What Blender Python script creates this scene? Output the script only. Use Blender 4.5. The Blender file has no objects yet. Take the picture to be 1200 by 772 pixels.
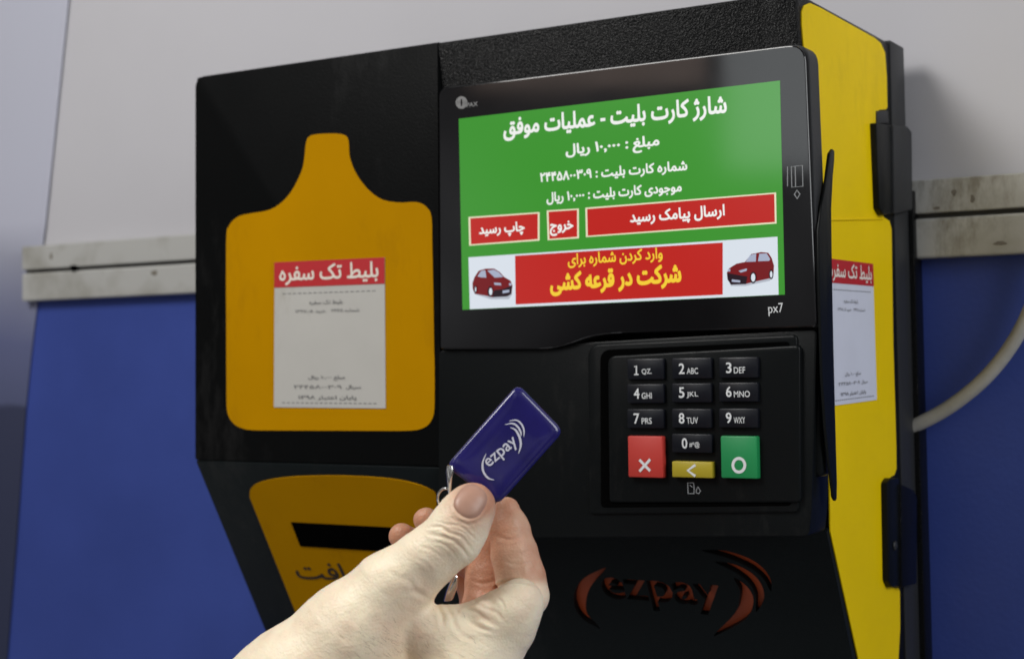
import bpy, bmesh, math, random
import numpy as np
from mathutils import Vector, Matrix, noise
from mathutils.geometry import delaunay_2d_cdt
random.seed(4)
S = bpy.context.scene
COL = S.collection

# ---------------------------------------------------------------- camera
# metres; X along the wall to the right, Y away from the camera, Z up
CAM = np.array([0.3021961, -0.75249586, -0.07001298])
ROT = np.array([[0.85261783, 0.52240588, -0.01161597],
                [-0.04075356, 0.04431864, -0.99818586],
                [-0.52094335, 0.85154445, 0.05907676]])      # rows: camera right, down, forward
FOC, PX, PY = 1822.31, 600.0, 325.0
cd = bpy.data.cameras.new('camera')
cam = bpy.data.objects.new('camera', cd)
COL.objects.link(cam)
m4 = Matrix.Identity(4)
for i in range(3):
    m4[i][0] = ROT[0][i]; m4[i][1] = -ROT[1][i]; m4[i][2] = -ROT[2][i]; m4[i][3] = CAM[i]
cam.matrix_world = m4
cd.sensor_width = 36; cd.sensor_fit = 'HORIZONTAL'
cd.lens = FOC / 1200 * 36
cd.shift_y = (PY - 386) / 1200
cd.clip_start = 0.01; cd.clip_end = 50
cd.dof.use_dof = True; cd.dof.focus_distance = 0.565; cd.dof.aperture_fstop = 15
S.camera = cam

# ---------------------------------------------------------------- light
S.view_settings.view_transform = 'Standard'
S.view_settings.look = 'None'
S.view_settings.exposure = 0.0
S.view_settings.gamma = 1.0
W = bpy.data.worlds.new('World'); S.world = W; W.use_nodes = True
nt = W.node_tree
bg = nt.nodes['Background']
tc = nt.nodes.new('ShaderNodeTexCoord')
nz = nt.nodes.new('ShaderNodeTexNoise'); nz.inputs['Scale'].default_value = 4.5; nz.inputs['Detail'].default_value = 4
cr = nt.nodes.new('ShaderNodeValToRGB')
cr.color_ramp.elements[0].position = 0.46; cr.color_ramp.elements[0].color = (0.13, 0.115, 0.10, 1)
cr.color_ramp.elements[1].position = 0.60; cr.color_ramp.elements[1].color = (1.0, 1.0, 1.02, 1)
_e = cr.color_ramp.elements.new(0.70); _e.color = (2.6, 2.6, 2.7, 1)
mp_ = nt.nodes.new('ShaderNodeMapping'); mp_.inputs['Location'].default_value = (0.35, 0.1, 0.6)
nt.links.new(tc.outputs['Generated'], mp_.inputs['Vector']); nt.links.new(mp_.outputs[0], nz.inputs['Vector'])
nt.links.new(nz.outputs['Fac'], cr.inputs['Fac'])
nt.links.new(cr.outputs['Color'], bg.inputs['Color'])
bg.inputs['Strength'].default_value = 0.38

def area(name, loc, target, size, power, color=(1, 1, 1), sy=None):
    l = bpy.data.lights.new(name, 'AREA'); l.energy = power; l.color = color
    l.shape = 'RECTANGLE'; l.size = size; l.size_y = sy or size
    o = bpy.data.objects.new(name, l); COL.objects.link(o)
    o.location = loc
    d = Vector(target) - Vector(loc)
    o.rotation_euler = d.to_track_quat('-Z', 'Y').to_euler()
    return o
area('ceiling_lamp', (-0.38, -0.88, 0.62), (-0.02, -0.2, -0.08), 0.40, 7.8, (1.0, 0.98, 0.95), 0.35)
area('window_light', (1.6, -0.60, 0.55), (0.05, -0.1, 0.0), 0.8, 15.0, (0.95, 0.98, 1.0), 0.9)

area('grey_glare_light', (-0.63, -2.15, 0.56), (0.07, -0.17, 0.0), 0.34, 1.35, (0.93, 0.98, 1.0), 0.58)  # added unseen light, set to put pale glare on the screen glass
area('warm_glare_light', (-1.06, -2.10, 0.62), (0.0, -0.17, 0.05), 0.44, 0.55, (1.0, 0.74, 0.62), 0.34)  # added unseen light for the brownish glare on the top bezel

# ---------------------------------------------------------------- projection helpers
def ray(x, y):
    return ROT.T @ np.array([(x - PX) / FOC, (y - PY) / FOC, 1.0])
def atY(x, y, Y):
    r = ray(x, y); return Vector(CAM + r * ((Y - CAM[1]) / r[1]))
def atX(x, y, X):
    r = ray(x, y); return Vector(CAM + r * ((X - CAM[0]) / r[0]))
def atP(x, y, P, N):
    r = ray(x, y); return Vector(CAM + r * (np.dot(np.array(P) - CAM, N) / np.dot(r, N)))
def atD(x, y, d):            # at d metres along the view axis
    return Vector(CAM + ray(x, y) * d)

# ---------------------------------------------------------------- materials
def newmat(name):
    m = bpy.data.materials.new(name); m.use_nodes = True
    return m, m.node_tree, m.node_tree.nodes['Principled BSDF']
def mat(name, color, rough=0.5, metal=0.0, spec=0.5, bump=0.0, bscale=800, var=0.0, vscale=30, emit=None, estr=1.0,
        coat=0.0, bdist=0.0003, rvar=0.0, detail=3):
    m, t, b = newmat(name)
    b.inputs['Base Color'].default_value = (*color, 1)
    b.inputs['Roughness'].default_value = rough
    b.inputs['Metallic'].default_value = metal
    b.inputs['Specular IOR Level'].default_value = spec
    b.inputs['Coat Weight'].default_value = coat
    b.inputs['Coat Roughness'].default_value = 0.06
    g = t.nodes.new('ShaderNodeNewGeometry')
    if var or rvar:
        n = t.nodes.new('ShaderNodeTexNoise'); n.inputs['Scale'].default_value = vscale
        n.inputs['Detail'].default_value = 6; n.inputs['Roughness'].default_value = 0.6
        t.links.new(g.outputs['Position'], n.inputs['Vector'])
        if var:
            r = t.nodes.new('ShaderNodeValToRGB')
            r.color_ramp.elements[0].position = 0.3; r.color_ramp.elements[1].position = 0.7
            r.color_ramp.elements[0].color = (*[max(0, c * (1 - var)) for c in color], 1)
            r.color_ramp.elements[1].color = (*[min(1, c * (1 + var)) for c in color], 1)
            t.links.new(n.outputs['Fac'], r.inputs['Fac']); t.links.new(r.outputs['Color'], b.inputs['Base Color'])
        if rvar:
            mr = t.nodes.new('ShaderNodeMapRange')
            mr.inputs['To Min'].default_value = max(0.02, rough - rvar); mr.inputs['To Max'].default_value = rough + rvar
            mr.inputs['From Min'].default_value = 0.3; mr.inputs['From Max'].default_value = 0.7
            t.links.new(n.outputs['Fac'], mr.inputs['Value']); t.links.new(mr.outputs['Result'], b.inputs['Roughness'])
    if bump:
        n2 = t.nodes.new('ShaderNodeTexNoise'); n2.inputs['Scale'].default_value = bscale
        n2.inputs['Detail'].default_value = detail
        t.links.new(g.outputs['Position'], n2.inputs['Vector'])
        bn = t.nodes.new('ShaderNodeBump'); bn.inputs['Strength'].default_value = bump
        bn.inputs['Distance'].default_value = bdist
        t.links.new(n2.outputs['Fac'], bn.inputs['Height']); t.links.new(bn.outputs['Normal'], b.inputs['Normal'])
    if emit:
        b.inputs['Emission Color'].default_value = (*emit, 1); b.inputs['Emission Strength'].default_value = estr
    return m
def srgb(r, g, b):
    f = lambda c: (c / 255 / 12.92) if c <= 10.3 else ((c / 255 + 0.055) / 1.055) ** 2.4
    return (f(r), f(g), f(b))
M = {}
M['door'] = mat('black_door_coat', (0.004, 0.0043, 0.0045), 0.40, spec=0.04, bump=0.25, bscale=900, bdist=0.0004, detail=2, rvar=.06, vscale=30)
M['coat'] = mat('black_powder_coat', (0.004, 0.0042, 0.0045), 0.21, spec=0.10, bump=0.9, bscale=1300, bdist=0.0005, detail=2)
def scuff(m, col=(.06, .06, .058), amount=.5, scale=22):
    t = m.node_tree; b = t.nodes['Principled BSDF']; g = t.nodes.new('ShaderNodeNewGeometry')
    mp = t.nodes.new('ShaderNodeMapping'); mp.inputs['Scale'].default_value = (1, 1, .35); t.links.new(g.outputs['Position'], mp.inputs['Vector'])
    n = t.nodes.new('ShaderNodeTexNoise'); n.inputs['Scale'].default_value = scale * 6; n.inputs['Detail'].default_value = 9; n.inputs['Roughness'].default_value = .72
    n2 = t.nodes.new('ShaderNodeTexNoise'); n2.inputs['Scale'].default_value = scale * .5; n2.inputs['Detail'].default_value = 2
    t.links.new(mp.outputs[0], n.inputs['Vector']); t.links.new(g.outputs['Position'], n2.inputs['Vector'])
    mu = t.nodes.new('ShaderNodeMath'); mu.operation = 'MULTIPLY'; t.links.new(n.outputs['Fac'], mu.inputs[0]); t.links.new(n2.outputs['Fac'], mu.inputs[1])
    r = t.nodes.new('ShaderNodeMapRange'); r.inputs['From Min'].default_value = .30; r.inputs['From Max'].default_value = .46; r.inputs['To Max'].default_value = amount
    t.links.new(mu.outputs[0], r.inputs['Value'])
    mx = t.nodes.new('ShaderNodeMix'); mx.data_type = 'RGBA'; mx.inputs[7].default_value = (*col, 1)
    src = b.inputs['Base Color'].links[0].from_socket if b.inputs['Base Color'].links else None
    if src: t.links.new(src, mx.inputs[6])
    else: mx.inputs[6].default_value = b.inputs['Base Color'].default_value
    t.links.new(r.outputs['Result'], mx.inputs[0]); t.links.new(mx.outputs[2], b.inputs['Base Color'])
M['coat2'] = mat('slate_powder_coat', (0.007, 0.010, 0.011), 0.45, spec=0.12, bump=0.4, bscale=900, bdist=0.0003, detail=2)
M['plastic'] = mat('black_plastic', (0.0045, 0.0055, 0.006), 0.34, spec=0.14, bump=0.25, bscale=1500, bdist=0.0002)
M['grey'] = mat('dark_grey_plastic', (0.022, 0.023, 0.025), 0.5, spec=0.3, bump=0.3, bscale=1200, bdist=0.0002)
M['glass'] = mat('black_glass', (0.004, 0.004, 0.005), 0.07, spec=0.5, rvar=0.02, vscale=25)
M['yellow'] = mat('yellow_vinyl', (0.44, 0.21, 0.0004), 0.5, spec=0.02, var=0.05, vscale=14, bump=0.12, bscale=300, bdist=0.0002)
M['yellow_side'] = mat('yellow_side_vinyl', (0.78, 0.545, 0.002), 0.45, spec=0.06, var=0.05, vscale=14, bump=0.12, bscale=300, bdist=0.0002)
M['paper'] = mat('sticker_paper', (0.46, 0.45, 0.42), 0.55, var=0.03, vscale=40)
M['paper2'] = mat('white_sticker_paper', (0.62, 0.64, 0.72), 0.5, var=0.03, vscale=40)
M['red'] = mat('sticker_red', (0.45, 0.012, 0.018), 0.5)
M['print'] = mat('grey_print', (0.16, 0.16, 0.16), 0.6)
M['cream'] = mat('cream_print', (0.75, 0.68, 0.60), 0.5)
M['black'] = mat('black_print', (0.02, 0.012, 0.006), 0.6)
M['legend'] = mat('white_key_legend', (0.72, 0.74, 0.75), 0.5)
M['legend_dim'] = mat('grey_key_legend', (0.25, 0.26, 0.27), 0.5)
M['key'] = mat('black_key', (0.005, 0.006, 0.010), 0.33, spec=.3)
M['key_red'] = mat('red_key', (0.50, 0.04, 0.03), 0.45, var=0.05)
M['key_green'] = mat('green_key', (0.012, 0.25, 0.075), 0.4, var=0.05)
M['key_yellow'] = mat('yellow_key', (0.42, 0.33, 0.02), 0.4, var=0.05)
M['orange'] = mat('orange_acrylic', (0.50, 0.085, 0.024), 0.4)
M['metal'] = mat('chrome', (0.75, 0.74, 0.72), 0.16, metal=1.0)
M['dark'] = mat('slot_black', (0.002, 0.002, 0.002), 0.8, spec=0.0)
M['fob'] = mat('navy_epoxy_fob', (0.014, 0.011, 0.115), 0.28, spec=.2, coat=.8, var=0.15, vscale=90)
M['fob_rim'] = mat('fob_clear_rim', (0.17, 0.16, 0.30), 0.12, coat=1.0)
scuff(M['door'], (.03, .03, .03), .35); scuff(M['coat'], (.03, .03, .03), .5); scuff(M['coat2'], (.03, .03, .03), .35); scuff(M['plastic'], (.03, .03, .028), .35, 30)
scuff(M['yellow'], (.28, .125, .004), .35); scuff(M['yellow_side'], (.55, .37, .01), .4); scuff(M['paper'], (.36, .34, .29), .5, 30)
M['silver'] = mat('silver_print', (0.62, 0.62, 0.72), 0.4)

def screen_mat(name, rgb, k=1.0):
    c = srgb(*rgb)
    return mat(name, (0.004, 0.004, 0.004), 0.09, emit=c, estr=k, spec=0.5)
# ---------------------------------------------------------------- mesh helpers
def obj(name, verts, faces, material, parent=None, smooth=False, label=None):
    me = bpy.data.meshes.new(name)
    me.from_pydata([tuple(v) for v in verts], [], faces)
    me.update()
    if material: me.materials.append(material)
    if smooth:
        me.polygons.foreach_set('use_smooth', [True] * len(me.polygons))
    o = bpy.data.objects.new(name, me); COL.objects.link(o)
    if parent: o.parent = parent
    if label: o['label'] = label
    return o
def bmobj(name, bm, material, parent=None, smooth=False, ang=35):
    me = bpy.data.meshes.new(name)
    bmesh.ops.recalc_face_normals(bm, faces=bm.faces[:])
    bm.to_mesh(me); bm.free()
    if material: me.materials.append(material)
    if smooth:
        me.polygons.foreach_set('use_smooth', [True] * len(me.polygons))
        me.set_sharp_from_angle(angle=math.radians(ang))
    o = bpy.data.objects.new(name, me); COL.objects.link(o)
    if parent: o.parent = parent
    return o
def thing(name, label, cat, group=None):
    o = bpy.data.objects.new(name, None); COL.objects.link(o)
    o['label'] = label; o['category'] = cat
    o.empty_display_size = 0.02
    if group: o['group'] = group
    return o
def prism(points, vec, bevel=0.0, seg=2, sel=None):
    """points: planar loop (3d); extruded by vec."""
    bm = bmesh.new()
    a = [bm.verts.new(p) for p in points]
    b = [bm.verts.new(Vector(p) + Vector(vec)) for p in points]
    n = len(a)
    bm.faces.new(a); bm.faces.new(b[::-1])
    for i in range(n):
        bm.faces.new((a[i], b[i], b[(i + 1) % n], a[(i + 1) % n]))
    bmesh.ops.recalc_face_normals(bm, faces=bm.faces[:])
    if bevel:
        es = [e for e in bm.edges if e.calc_face_angle(0) > 0.5 and (sel is None or sel(e))]
        bmesh.ops.bevel(bm, geom=es, offset=bevel, segments=seg, affect='EDGES', profile=0.5, clamp_overlap=True)
    return bm
def rounded(pts, r, seg=6):
    """round the corners of a planar 3d loop; r scalar or list"""
    out = []; n = len(pts)
    for i in range(n):
        p = Vector(pts[i]); a = Vector(pts[i - 1]); b = Vector(pts[(i + 1) % n])
        rr = r[i] if isinstance(r, (list, tuple)) else r
        if rr <= 0: out.append(p); continue
        da = (a - p); db = (b - p)
        rr = min(rr, da.length * 0.49, db.length * 0.49)
        s = p + da.normalized() * rr; e = p + db.normalized() * rr
        for k in range(seg + 1):
            t = k / seg
            out.append(s.lerp(p, t).lerp(p.lerp(e, t), t))
    return out
def smooth_loop(pts, n=6):
    """closed catmull-rom through 2d/3d points"""
    P = [Vector(p) for p in pts]; L = len(P); out = []
    for i in range(L):
        a, b, c, d = P[i - 1], P[i], P[(i + 1) % L], P[(i + 2) % L]
        for k in range(n):
            t = k / n
            out.append(0.5 * ((2 * b) + (c - a) * t + (2 * a - 5 * b + 4 * c - d) * t * t + (3 * b - a - 3 * c + d) * t ** 3))
    return out
def smooth_line(pts, n=8):
    P = [Vector(p) for p in pts]; P = [P[0] * 2 - P[1]] + P + [P[-1] * 2 - P[-2]]
    out = []
    for i in range(1, len(P) - 2):
        a, b, c, d = P[i - 1:i + 3]
        for k in range(n):
            t = k / n
            out.append(0.5 * ((2 * b) + (c - a) * t + (2 * a - 5 * b + 4 * c - d) * t * t + (3 * b - a - 3 * c + d) * t ** 3))
    out.append(P[-2]); return out
def tube(path, rad, seg=10, closed=False, flat=1.0, up=Vector((0, 0, 1))):
    bm = bmesh.new(); rings = []; n = len(path)
    for i, p in enumerate(path):
        p = Vector(p)
        t = (Vector(path[(i + 1) % n]) - Vector(path[i - 1])) if (closed or 0 < i < n - 1) else \
            (Vector(path[1]) - Vector(path[0]) if i == 0 else Vector(path[-1]) - Vector(path[-2]))
        t.normalize(); s = t.cross(up); s.normalize(); u = s.cross(t)
        r = rad[i] if isinstance(rad, (list, tuple)) else rad
        rings.append([bm.verts.new(p + s * r * flat * math.cos(a) + u * r * math.sin(a)) for a in [2 * math.pi * k / seg for k in range(seg)]])
    for i in range(n if closed else n - 1):
        A, B = rings[i], rings[(i + 1) % n]
        for k in range(seg): bm.faces.new((A[k], A[(k + 1) % seg], B[(k + 1) % seg], B[k]))
    if not closed:
        bm.faces.new(rings[0][::-1]); bm.faces.new(rings[-1])
    return bm

# ---------------------------------------------------------------- lettering
FORMS = {'ا': (0xFE8D, 0), 'ب': (0xFE8F, 1), 'پ': (0xFB56, 1), 'ت': (0xFE95, 1), 'ج': (0xFE9D, 1), 'چ': (0xFB7A, 1),
         'خ': (0xFEA5, 1), 'د': (0xFEA9, 0), 'ر': (0xFEAD, 0), 'ژ': (0xFB8A, 0), 'س': (0xFEB1, 1), 'ش': (0xFEB5, 1),
         'ط': (0xFEC1, 1), 'ع': (0xFEC9, 1), 'غ': (0xFECD, 1), 'ف': (0xFED1, 1), 'ق': (0xFED5, 1), 'ک': (0xFB8E, 1),
         'ل': (0xFEDD, 1), 'م': (0xFEE1, 1), 'ن': (0xFEE5, 1), 'ه': (0xFEE9, 1), 'و': (0xFEED, 0), 'ی': (0xFBFC, 1)}
def shape_rtl(s):
    out = []
    for i, c in enumerate(s):
        if c in FORMS:
            base, dual = FORMS[c]
            prev = i > 0 and s[i - 1] in FORMS and FORMS[s[i - 1]][1]
            nxt = dual and i + 1 < len(s) and s[i + 1] in FORMS
            out.append(chr(base + (3 if prev and nxt else 2 if nxt else 1 if prev else 0)))
        else: out.append(c)
    res = []; num = []
    for c in out:                       # digit runs keep their own order
        if c in '۰۱۲۳۴۵۶۷۸۹0123456789,،': num.append(c)
        else:
            res += num[::-1]; num = []; res.append(c)
    res += num[::-1]
    return ''.join(res[::-1])
def outline(body, bold=0.0, res=3, spacing=1.0):
    c = bpy.data.curves.new('t', 'FONT'); c.body = body; c.fill_mode = 'NONE'; c.resolution_u = res; 
    c.space_character = spacing
    o = bpy.data.objects.new('t', c); COL.objects.link(o)
    bpy.context.view_layer.update()
    dg = bpy.context.evaluated_depsgraph_get()
    me = o.evaluated_get(dg).to_mesh()
    V = np.array([v.co[:2] for v in me.vertices], float).reshape(-1, 2)
    E = [tuple(e.vertices) for e in me.edges]
    o.evaluated_get(dg).to_mesh_clear()
    bpy.data.objects.remove(o); bpy.data.curves.remove(c)
    # order every edge along its loop (directed)
    nxt = {}
    for a, b in E: nxt.setdefault(a, []).append(b); nxt.setdefault(b, []).append(a)
    D = []; seen = set()
    for s in range(len(V)):
        if s in seen or s not in nxt: continue
        f = s + 1 if s + 1 in nxt[s] else nxt[s][0]
        prev, cur = s, f; D.append((s, f)); seen.add(s)
        while cur != s and cur not in seen:
            seen.add(cur)
            q = [k for k in nxt[cur] if k != prev]
            if not q: break
            prev, cur = cur, q[0]; D.append((prev, cur))
    if bold and len(D):                 # heavier strokes: push every outline outwards
        N = np.zeros_like(V)
        for a, b in D:
            d = V[b] - V[a]; l = np.hypot(*d) + 1e-9
            nn = np.array([d[1], -d[0]]) / l
            N[a] += nn; N[b] += nn
        N /= (np.linalg.norm(N, axis=1, keepdims=True) + 1e-6)
        wo = np.abs(winding(V + N * .004, V, D)); wi = np.abs(winding(V - N * .004, V, D))
        loop = np.zeros(len(V), int); k = -1; last = None
        for a, b in D:
            if a != last: k += 1
            loop[a] = k; last = b
        sg = np.ones(len(V))
        for q in range(k + 1):
            mq = loop == q
            if (wo[mq] > wi[mq]).sum() > (wo[mq] < wi[mq]).sum(): sg[mq] = -1
        V = V + N * bold * sg[:, None]
    return V, D
def winding(C, V, D):
    A = V[[a for a, b in D]]; B = V[[b for a, b in D]]
    w = np.zeros(len(C))
    for k in range(0, len(C), 400):
        x = C[k:k + 400, None, 0]; y = C[k:k + 400, None, 1]
        cr_ = (B[None, :, 0] - A[None, :, 0]) * (y - A[None, :, 1]) - (x - A[None, :, 0]) * (B[None, :, 1] - A[None, :, 1])
        up = (A[None, :, 1] <= y) & (B[None, :, 1] > y) & (cr_ > 0)
        dn = (A[None, :, 1] > y) & (B[None, :, 1] <= y) & (cr_ < 0)
        w[k:k + 400] = up.sum(1) - dn.sum(1)
    return w
def fill(V, D, invert=None):
    """triangles of the non-zero area; invert = list of 2d border points: area outside the shapes instead"""
    pts = [Vector(v) for v in V]; ed = list(D)
    if invert:
        k = len(pts); pts += [Vector(p) for p in invert]
        ed += [(k + i, k + (i + 1) % len(invert)) for i in range(len(invert))]
    v, e, f, _, _, _ = delaunay_2d_cdt(pts, ed, [], 0, 1e-6)
    P = np.array([p[:] for p in v]); F = np.array([t for t in f if len(t) == 3])
    C = P[F].mean(1); w = winding(C, V, D)
    keep = (w == 0) if invert else (w != 0)
    return P, F[keep]
_tc = {}
def glyphs(body, bold):
    k = (body, bold)
    if k not in _tc:
        V, D = outline(body, bold)
        _tc[k] = fill(V, D)
    return _tc[k]
def write(body, p0, p1, h, nrm, material, parent, bold=0.02, rtl=True, lift=0.00012, name='lettering', p_on=None, valign=0.0):
    """lettering whose ink spans from p0 to p1 (3d) and is h metres tall in ink, on the plane with normal nrm"""
    P, F = glyphs(shape_rtl(body) if rtl else body, bold)
    used = np.unique(F); Q = P[used]
    lo, hi = Q.min(0), Q.max(0)
    u = (p1 - p0); v = Vector(nrm).cross(u).normalized() * h
    if v.z < 0: v = -v
    vs = []
    for x, y in P:
        a = (x - lo[0]) / (hi[0] - lo[0]); b = (y - lo[1]) / (hi[1] - lo[1]) - valign
        vs.append(p0 + u * a + v * b + Vector(nrm) * lift)
    return obj(name, vs, [tuple(t) for t in F], material, parent)
def ribbon(pts, w, nrm, material, parent, name='lettering', lift=0.00012, closed=False, widths=None):
    nrm = Vector(nrm); vs = []; fs = []; n = len(pts)
    for i, p in enumerate(pts):
        t = (Vector(pts[(i + 1) % n]) - Vector(pts[i - 1])) if (closed or 0 < i < n - 1) else \
            (Vector(pts[1]) - Vector(pts[0]) if i == 0 else Vector(pts[-1]) - Vector(pts[-2]))
        s = nrm.cross(t).normalized() * (widths[i] if widths else w) / 2
        vs += [Vector(p) + s + nrm * lift, Vector(p) - s + nrm * lift]
    for i in range(n if closed else n - 1):
        j = (i + 1) % n
        fs.append((2 * i, 2 * i + 1, 2 * j + 1, 2 * j))
    return obj(name, vs, fs, material, parent)

FR = (0, -1, 0)
XL, XR = -0.239, 0.0806
YF = -0.172
WALL = -0.020
# ================================================================ setting
def box(x0, x1, y0, y1, z0, z1, bevel=0.0, seg=2):
    return prism([(x0, y0, z0), (x1, y0, z0), (x1, y0, z1), (x0, y0, z1)], (0, y1 - y0, 0), bevel, seg)
zr_top = atY(1071, 212, WALL - .008).z
zr_mid = atY(1073, 252, WALL - .008).z
zr_bot = atY(1071, 303.5, WALL - .008).z
M['wall'] = mat('white_wall_paint', (0.49, 0.483, 0.51), 0.75, var=0.03, vscale=5, bump=0.15, bscale=60, bdist=0.0006)
M['blue'] = mat('blue_panel_paint', (0.042, 0.072, 0.31), 0.42, spec=.25, var=0.12, vscale=7, bump=0.35, bscale=420, bdist=0.0004, rvar=0.06)
w = bmobj('wall', box(-1.6, 1.4, WALL, WALL + .05, zr_mid, 1.2), M['wall']); w['kind'] = 'structure'
w['label'] = 'off white painted upper wall behind the payment machine'
w2 = bmobj('wall_lower', box(-1.6, 1.4, WALL - .001, WALL + .05, -1.3, zr_mid - .0005), M['blue']); w2['kind'] = 'structure'
w2['label'] = 'blue painted lower wall below the metal rail'
# metal rail
m_, t_, b_ = newmat('aged_aluminium')
b_.inputs['Roughness'].default_value = 0.5; b_.inputs['Metallic'].default_value = 0.25
g_ = t_.nodes.new('ShaderNodeNewGeometry'); n_ = t_.nodes.new('ShaderNodeTexNoise'); n_.inputs['Scale'].default_value = 28; n_.inputs['Detail'].default_value = 7
r_ = t_.nodes.new('ShaderNodeValToRGB')
r_.color_ramp.elements[0].position = .33; r_.color_ramp.elements[0].color = (.34, .33, .29, 1)
r_.color_ramp.elements[1].position = .55; r_.color_ramp.elements[1].color = (.50, .50, .48, 1)
e_ = r_.color_ramp.elements.new(.24); e_.color = (.15, .13, .10, 1)
t_.links.new(g_.outputs['Position'], n_.inputs['Vector']); t_.links.new(n_.outputs['Fac'], r_.inputs['Fac']); t_.links.new(r_.outputs['Color'], b_.inputs['Base Color'])
M['rail'] = m_; scuff(m_, (.22, .20, .16), .8, 26)
rail = thing('wall_rail', 'scuffed pale metal double rail running along the wall behind the machine', 'rail')
xl = atY(27, 300, WALL - .008).x
zg = (zr_top - zr_bot)
bmobj('upper_strip', box(xl, 1.4, WALL - .009, WALL - .0012, zr_mid + .0004, zr_top, .0006), M['rail'], rail)
bmobj('lower_strip', box(xl, 1.4, WALL - .009, WALL - .0012, zr_bot, zr_mid - .0020, .0012), M['rail'], rail)
bmobj('groove_strip', box(xl + .0005, 1.4, WALL - .0055, WALL - .0012, zr_mid - .0020, zr_mid + .0004), mat('rail_groove', (.05, .05, .047), .7), rail)
p = atY(87, 314, WALL - .009)
bm = bmesh.new(); bmesh.ops.create_cone(bm, cap_ends=True, segments=12, radius1=.0024, radius2=.0016, depth=.004, matrix=Matrix.Translation(p) @ Matrix.Rotation(math.pi / 2, 4, 'X') @ Matrix.Scale(1.6, 4, (1, 0, 0)))
bmobj('screw_hole', bm, M['dark'], rail)
for a, b, w_, h_ in ((1118, 226, .0011, .0016), (1139.5, 233, .0010, .0020), (181, 320, .0028, .0016), (1098, 244, .0016, .0007), (60, 300, .0012, .0024), (1172, 285, .0030, .0010)):
    p = atY(a, b, WALL - .0091); bm = bmesh.new()
    vs_ = [bm.verts.new((p.x + w_ * math.cos(t) * (1 + .3 * math.sin(3 * t + a)), p.y, p.z + h_ * math.sin(t))) for t in [2 * math.pi * k / 14 for k in range(14)]]
    bm.faces.new(vs_); bmobj('stain', bm, mat('rail_stain', (.17, .15, .12), .8, var=.3, vscale=900), rail)
# slanting board at the left, colour graded from slate below to pale above
def board(pts, th, y):
    q = [atY(a, b, y) for a, b in pts]
    return prism([(v.x, y, v.z) for v in q], (0, th, 0), .0006)
bm_, bt_, bb_ = newmat('graded_board')
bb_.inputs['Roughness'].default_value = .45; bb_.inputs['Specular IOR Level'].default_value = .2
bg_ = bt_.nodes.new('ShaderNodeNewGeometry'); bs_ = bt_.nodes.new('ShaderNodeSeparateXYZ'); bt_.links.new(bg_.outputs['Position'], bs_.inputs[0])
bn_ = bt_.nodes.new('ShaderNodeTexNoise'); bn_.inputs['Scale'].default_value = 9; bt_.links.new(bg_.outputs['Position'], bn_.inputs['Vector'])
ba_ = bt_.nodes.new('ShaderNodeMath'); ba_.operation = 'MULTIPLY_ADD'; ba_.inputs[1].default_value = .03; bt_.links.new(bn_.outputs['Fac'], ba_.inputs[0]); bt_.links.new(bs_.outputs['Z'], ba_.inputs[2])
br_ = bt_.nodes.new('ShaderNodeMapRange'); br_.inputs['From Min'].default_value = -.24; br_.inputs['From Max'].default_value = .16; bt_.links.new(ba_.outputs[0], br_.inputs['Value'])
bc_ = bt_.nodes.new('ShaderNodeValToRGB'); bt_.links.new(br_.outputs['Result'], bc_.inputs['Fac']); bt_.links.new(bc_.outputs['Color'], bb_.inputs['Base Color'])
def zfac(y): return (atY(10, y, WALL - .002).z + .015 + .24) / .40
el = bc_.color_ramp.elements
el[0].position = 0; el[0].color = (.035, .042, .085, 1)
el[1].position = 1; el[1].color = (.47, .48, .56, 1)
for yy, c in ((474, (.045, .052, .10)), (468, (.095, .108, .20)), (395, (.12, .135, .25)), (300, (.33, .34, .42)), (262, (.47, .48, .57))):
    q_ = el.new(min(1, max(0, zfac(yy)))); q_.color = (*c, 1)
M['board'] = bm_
bd = bmobj('left_board', board([(-120, -60), (86, -60), (80, 0), (66, 135), (53, 262), (48, 300), (44, 352), (36, 420), (30, 480), (20, 620), (5, 810), (-120, 810)], .0008, WALL - .0022), M['board'])
bd['label'] = 'pale to slate coloured board with a slanting edge against the wall at far left'; bd['category'] = 'banner'
# pale cable on the right
M['cable'] = mat('grey_beige_cable', (0.36, 0.35, 0.32), 0.5, var=0.15, vscale=60, bump=.3, bscale=200)
path = smooth_line([atY(a, b, WALL - .012) for a, b in [(1030, 515), (1075, 497), (1112, 477), (1150, 447), (1180, 412), (1203, 372), (1222, 320), (1240, 240)]], 8)
cb = bmobj('cable', tube(path, .0033, 12, flat=1.0, up=Vector((0, 1, 0))), M['cable'], smooth=True)
cb['label'] = 'pale grey cable curving up from behind the right side of the machine'; cb['category'] = 'cable'

# ================================================================ payment kiosk
kiosk = thing('payment_kiosk', 'black and yellow wall mounted payment machine with ticket stickers', 'payment machine')
prof = [(-.1717, .0790), (-.1458, -.110), (-.1463, -.1346), (-.1180, -.1917), (-.0795, -.27), (-.045, -.27), (-.045, .0790)]
bmobj('housing', prism([(XL, y, z) for y, z in prof], (XR - XL, 0, 0), .0014, 2), M['coat'], kiosk, True)
XD = atY(512, 300, YF).x + .0012
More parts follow.
